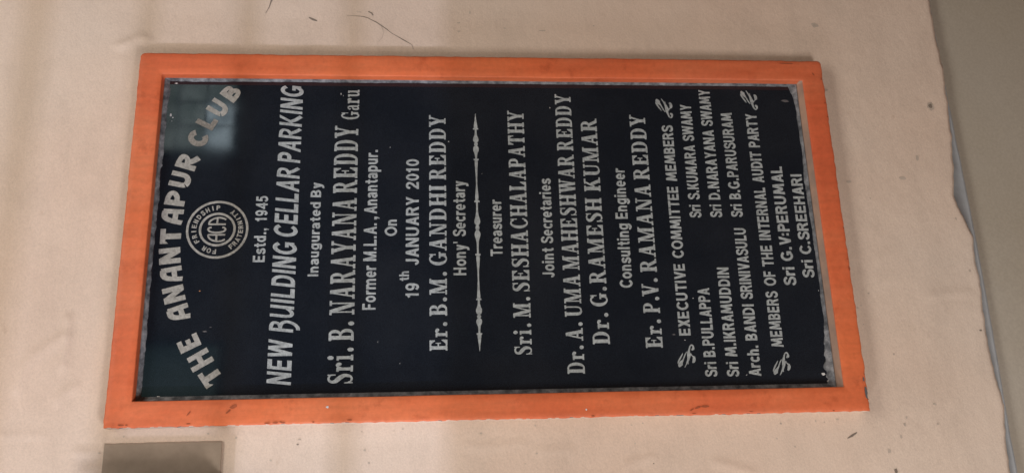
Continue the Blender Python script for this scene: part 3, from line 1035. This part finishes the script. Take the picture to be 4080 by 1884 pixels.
LINES = [
    ('sans', 397.0, 20.2, [('Estd.,', -54.3, 5.8), ('1945', 18.3, 64.9)]),
    ('park', 344.3, 39.6, [('NEW', -264.7, -187.1), ('BUILDING', -177.1, -18.9), ('CELLAR', -9.3, 118.9), ('PARKING', 126.7, 277.5)]),
    ('sans', 305.8, 18.0, [('Inaugurated', -80.3, 53.3), ('By', 62.7, 90.4)]),
    ('serif', 243.4, 41.7, [('Sri.', -263.2, -203.7), ('B.', -192.1, -159.3), ('NARAYANA', -148.0, 60.8), ('REDDY', 70.3, 198.6)]),
    ('serif', 242.8, 31.2, [('Garu', 211.5, 270.0)]),
    ('sans', 207.7, 22.5, [('Former', -139.7, -61.7), ('M.L.A.', -53.9, 14.2), (',', 21.3, 26.4), ('Anantapur.', 32.2, 152.0)]),
    ('sans', 172.9, 20.7, [('On', -9.0, 20.7)]),
    ('sans', 134.5, 22.7, [('19', -119.7, -94.1), ('JANUARY', -61.8, 63.2), ('2010', 77.9, 134.5)]),
    ('sans', 151.4, 16.9, [('th', -89.8, -72.7)]),
    ('serif', 86.1, 30.1, [('Er.', -211.4, -162.7), ('B.', -151.5, -119.6), ('M.', -114.7, -74.5), ('GANDHI', -62.7, 84.7), ('REDDY', 95.6, 220.7)]),
    ('sans', 52.4, 22.1, [("Hony'", -80.5, -20.2), ('Secretary', -10.6, 93.0)]),
    ('sans', -11.9, 21.2, [('Treasurer', -46.9, 57.8)]),
    ('serif', -57.6, 30.2, [('Sri.', -220.3, -167.0), ('M.', -156.7, -120.5), ('SESHA', -110.2, -0.1), ('CHALAPATHY', 3.7, 230.5)]),
    ('sans', -102.1, 21.2, [('Joint', -86.1, -32.5), ('Secretaries', -24.1, 97.8)]),
    ('serif', -146.8, 29.8, [('Dr.', -254.5, -206.4), ('A.', -198.1, -165.9), ('UMA', -156.2, -81.1), ('MAHESHWAR', -72.9, 143.7), ('REDDY', 152.3, 264.7)]),
    ('serif', -192.9, 29.7, [('Dr.', -204.8, -150.3), ('G.RAMESH', -138.6, 60.1), ('KUMAR', 73.2, 215.7)]),
    ('sans', -239.3, 22.2, [('Consulting', -106.0, 11.8), ('Engineer', 20.9, 117.8)]),
    ('serif', -285.0, 29.6, [('Er.', -212.6, -162.9), ('P.', -151.5, -122.6), ('V.', -121.8, -89.3), ('RAMANA', -77.8, 86.4), ('REDDY', 95.7, 223.8)]),
    ('kab', -335.9, 20.4, [('EXECUTIVE', -191.9, -63.7), ('COMMITTEE', -52.6, 81.8), ('MEMBERS', 93.0, 203.3)]),
    ('kab', -376.3, 21.0, [('Sri', -264.1, -238.7), ('B.PULLAPPA', -229.9, -107.9)]),
    ('kab', -415.0, 21.2, [('Sri', -264.6, -239.3), ('M.IKRAMUDDIN', -229.8, -70.9)]),
    ('kab', -454.0, 21.3, [('Arch.', -264.4, -211.3), ('BANDI', -202.3, -138.1), ('SRINIVASULU', -128.9, 2.3)]),
    ('kab', -374.8, 21.1, [('Sri', 22.5, 46.6), ('S.KUMARA', 57.1, 163.4), ('SWAMY', 171.7, 245.5)]),
    ('kab', -413.4, 21.4, [('Sri', 22.8, 47.3), ('D.NARAYANA', 57.1, 194.0), ('SWAMY', 202.3, 276.2)]),
    ('kab', -452.0, 21.2, [('Sri', 23.5, 47.7), ('B.G.PARUSURAM', 57.8, 229.2)]),
    ('kab', -499.5, 21.4, [('MEMBERS', -214.4, -115.0), ('OF', -105.0, -78.5), ('THE', -69.6, -30.7), ('INTERNAL', -20.4, 80.1), ('AUDIT', 90.3, 150.7), ('PARTY', 159.8, 227.3)]),
    ('kab', -536.3, 21.9, [('Sri', -104.8, -71.2), ('G.V:PERUMAL', -59.7, 121.5)]),
    ('kab', -571.8, 21.0, [('Sri', -91.1, -58.2), ('C.SREEHARI', -47.2, 106.0)]),
]
for style, z, cap, words in LINES:
    ink = Ink()
    for text, x0, x1 in words:
        ink.word(style, text, x0, x1, z, cap, 0.17 if style == 'park' else 0.0)
    ink.build('lettering', M_LETTER)

TITLE = [('T', -238.9, 461.4, 31.9, 27.5), ('H', -210.9, 477.6, 36.5, 26.3), ('E', -184.3, 497.6, 35.5, 22.4), ('A', -136.3, 516.7, 35.9, 26.7), ('N', -104.9, 527.1, 35.1, 27.2),
         ('A', -72.5, 532.9, 36.0, 27.1), ('N', -40.4, 538.3, 35.5, 27.8), ('T', -6.9, 540.0, 34.6, 26.6), ('A', 26.3, 539.0, 36.4, 28.0), ('P', 58.8, 537.5, 34.3, 26.3), ('U', 91.7, 531.5, 35.4, 27.8),
         ('R', 124.5, 522.0, 36.3, 29.1), ('C', 165.4, 508.8, 34.5, 27.7), ('L', 197.5, 496.0, 34.1, 21.8), ('U', 223.0, 478.0, 35.5, 26.5), ('B', 252.4, 459.2, 32.0, 26.8)]
ink, darker = Ink(), Ink()
for ch, x, z, h, w in TITLE:
    (darker if 160 < x < 200 else ink).place('title', ch, x, z, -math.asin((x - 3) / 420), h, w)
ink.build('curved_lettering', M_TITLE)
darker.build('curved_lettering', M_DULL, label='two dull brown letters of the curved heading')  # two letters set in a duller, browner tone

# emblem: two rings, a ring of words and a monogram
EX, EZ = 4.2, 480.0
ink = Ink()
ink.poly(ring(EX, EZ, 51.9, 52.4, 3.9, 3.9, 0, 360, 96))
ink.poly(ring(EX, EZ, 30.3, 31.0, 3.9, 3.9, 0, 360, 72))


def on_ring(text, a0, a1, r, inward):
    n = len(text)
    for i, c in enumerate(text):
        if c == ' ':
            continue
        a = math.radians(a0 + (a1 - a0) * i / (n - 1))
        w = {'I': 2.2, 'O': 7.2, 'M': 8}.get(c, 6.2)
        ink.place('ring', c, EX + r * math.cos(a), EZ + r * math.sin(a), a + (math.pi / 2 if inward else -math.pi / 2), 8.3, w, False)


on_ring('FOR FRIENDSHIP', 176, 1, 39.4, False)
on_ring('FRATERNITY', 219, 322, 39.4, True)
g = []
for s in (-1, 1):               # the two mirrored letters A
    g += [rect(min(s * 8.0, s * 10.9), -14.6, max(s * 8.0, s * 10.9), 14.6), rect(min(s * 9, s * 20.5), -1.6, max(s * 9, s * 20.5), 1.6)]
    g += stroke([(s * 9.5, 14.0), (s * 14.5, 12.6), (s * 19.0, 7.0), (s * 21.2, -1.0), (s * 20.5, -8.5), (s * 17.8, -14.6)], 3.0)
g += stroke([(3.8, 9.0), (3.0, 12.6), (0.2, 14.6), (-3.4, 11.6), (-5.2, 4.5), (-5.2, -4.5), (-3.4, -11.6), (0.2, -14.6), (3.0, -12.6), (3.8, -9.0)], 3.0)
ink.poly([[(EX + x, EZ + 0.8 + y) for x, y in q] for q in g])
ink.build('emblem', M_TITLE)

# baluster-shaped divider
DX, DZ = 5.2, 31.5
half = [(0, 3.3), (1.6, 3.5), (3.2, 2.6), (4.6, 2.0), (6.5, 3.6), (9.5, 4.9), (13, 5.1), (17, 4.3), (22, 2.8), (30, 1.7), (40, 1.5), (47.4, 1.7), (47.6, 4.6), (50.6, 4.6), (50.8, 2.7), (58, 2.9), (66, 2.3), (80, 1.25), (95, 1.25), (112, 2.1), (124, 2.8),
        (127.4, 2.6), (127.6, 4.6), (130.2, 4.6), (130.4, 1.6), (136, 1.8), (142, 3.0), (146, 4.9), (150, 5.1), (153.5, 4.2), (155.8, 1.7), (157, 3.0), (159, 3.4), (161, 3.0), (162.2, 1.8), (164.5, 4.4), (168, 5.1), (171.5, 4.2), (176, 2.2), (183, 1.5), (187.6, 1.7),
        (187.8, 4.8), (190.2, 4.8), (190.4, 3.2), (194, 3.2), (205, 1.8), (219, 0.3)]
full = [(-x, w) for x, w in half[:0:-1]] + half
polys = []
for (xa, wa), (xb, wb) in zip(full, full[1:]):
    polys.append([(DX + xa, DZ - wa), (DX + xb, DZ - wb), (DX + xb, DZ + wb), (DX + xa, DZ + wa)])
ink = Ink()
ink.poly(polys)
ink.build('ornamental_divider', M_LETTER)


# leafy flourishes either side of the two committee headings (drawn for the left, mirrored for the right)
def flourish(cx, cz, mirror):
    s = -1 if mirror else 1
    g = stroke([(-19, 3, 1.0), (-13, -.5, 1.8), (-5, -4, 3.1), (4, -5.5, 4.8), (12, -7.5, 3.1), (17.5, -9.5, 2.2), (19.5, -12.5, 2.4), (17, -14.8, 2.9), (13, -14.4, 4.3), (10.8, -11.6, 1.9)], 2)
    g += stroke([(-17, 9.5, 5.3), (-15, 10.4, 7.7), (-10.5, 8.6, 5.5), (-5, 4.5, 2.2), (2, 1.2, 1.8), (8, -2.6, 1.2)], 2)
    g += stroke([(-12.5, 14.5, 1.0), (-9, 13.2, 2.2), (-3, 9.8, 2.6), (3.5, 5.6, 1.4), (6, 4.6, 0.6)], 2)
    g += stroke([(-11, -11.5, 2.2), (-8, -14, 5.0), (-2.5, -14.5, 5.0), (0, -12.6, 1.9), (2.6, -9.8, 1.4), (4.4, -6, 1.0)], 2)
    g += stroke([(-13.5, -3.6, 1.0), (-9, -3.8, 1.7), (-3, -6, 2.9), (2.5, -7.8, 3.6), (4.6, -10.4, 2.6)], 2)
    ink = Ink()
    ink.poly([[(cx + s * x, cz + y) for x, y in q] for q in g])
    ink.build('leaf_flourish', M_LETTER)


flourish(-228.3, -323.5, False)
flourish(238.3, -322.0, True)
flourish(-244.3, -490.5, False)
flourish(256.3, -487.5, True)

# ------------------------------------------------------------------ metal switch box whose edge just enters the picture and shades the wall
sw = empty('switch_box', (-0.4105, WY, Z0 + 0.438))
tag(sw, 'switch box over a thin dull grey brown wall patch beside the upper end of the plaque', 'switch box')
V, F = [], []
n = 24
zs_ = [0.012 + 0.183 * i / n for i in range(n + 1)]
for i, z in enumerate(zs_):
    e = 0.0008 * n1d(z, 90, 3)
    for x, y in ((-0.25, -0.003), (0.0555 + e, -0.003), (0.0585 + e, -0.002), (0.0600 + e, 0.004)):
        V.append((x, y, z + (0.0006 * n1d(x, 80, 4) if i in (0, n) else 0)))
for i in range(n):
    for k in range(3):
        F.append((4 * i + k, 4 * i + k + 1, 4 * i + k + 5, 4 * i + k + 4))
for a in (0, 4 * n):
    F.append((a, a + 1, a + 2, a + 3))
link_mesh('wall_patch', V, F, M_PATCH, sw)  # thin sheet added for the dull rectangle on the wall
V, F = [], []
box_geo(-0.20, 0.0, -0.050, 0.004, 0.0, 0.189, V, F)
body = link_mesh('body', V, F, M_BOX, sw)
V, F = [], []
box_geo(-0.204, 0.003, -0.056, -0.0503, -0.003, 0.192, V, F)
lid = link_mesh('lid', V, F, M_BOXLID, sw)
for o in (body, lid):
    md = o.modifiers.new('bevel', 'BEVEL')
    md.width = 0.002
    md.segments = 2
V, F = [], []
box_geo(-0.012, -0.006, -0.062, -0.0563, 0.07, 0.105, V, F)
link_mesh('latch', V, F, M_BOX, lid)

# ------------------------------------------------------------------ unseen glowing windows added for the polish to mirror
def unseen_window(name, label, x0, x1, z0, z1, y, nx, nz, panes):
    w = empty(name, ((x0 + x1) / 2, y, Z0 + z0))
    tag(w, label, 'unseen_window')
    hw, H = (x1 - x0) / 2, z1 - z0
    V, F = [], []
    fw = 0.025
    box_geo(-hw - fw, hw + fw, -0.03, 0.03, -fw, 0, V, F)
    box_geo(-hw - fw, hw + fw, -0.03, 0.03, H, H + fw, V, F)
    box_geo(-hw - fw, -hw, -0.03, 0.03, 0, H, V, F)
    box_geo(hw, hw + fw, -0.03, 0.03, 0, H, V, F)
    for i in range(1, nx):
        x = -hw + 2 * hw * i / nx
        box_geo(x - .004, x + .004, -0.02, 0.02, 0, H, V, F)
    for j in range(1, nz):
        z = H * j / nz
        box_geo(-hw, hw, -0.018, 0.018, z - .004, z + .004, V, F)
    link_mesh('window_frame', V, F, M_WOOD, w)
    for j in range(nz):
        for i in range(nx):
            V, F = [], []
            box_geo(-hw + 2 * hw * i / nx + .004, -hw + 2 * hw * (i + 1) / nx - .004, -0.004, 0.004, H * j / nz + .004, H * (j + 1) / nz - .004, V, F)
            link_mesh('pane', V, F, panes(i, j), w)


unseen_window('unseen_window', 'window with glowing green panes, added for the polish to mirror', 1.46, 1.90, 1.25, 1.72, -3.2, 3, 3, lambda i, j: M_PANE_BRIGHT if (i, j) in ((0, 0), (1, 0)) else M_PANE)
unseen_window('unseen_window', 'dim green glowing window across from the plaque', 0.02, 0.36, 1.25, 1.80, -3.2, 1, 1, lambda i, j: M_PANE_DIM)


# ------------------------------------------------------------------ unseen grille behind the photographer, added to cast the shadow bands
gr = empty('shadow_grille', (-2.6, -2.0, Z0 - 0.30))
tag(gr, 'unseen iron grille with a solid lower panel and horizontal bars, added to cast shadow bands', 'grille')
for x in (-0.55, 0.55):
    V, F = [], []
    box_geo(x - .012, x + .012, -.012, .012, 0, 1.50, V, F)
    link_mesh('post', V, F, M_BOX, gr)
V, F = [], []
box_geo(-.537, .537, -.006, .006, 0.02, 0.796, V, F)
link_mesh('lower_panel', V, F, M_BOX, gr)
for z, t in ((1.165, 0.027), (1.067, 0.016), (0.976, 0.016), (0.88, 0.016)):
    V, F = [], []
    box_geo(-.537, .537, -.008, .008, z - t / 2, z + t / 2, V, F)
    link_mesh('bar', V, F, M_BOX, gr)
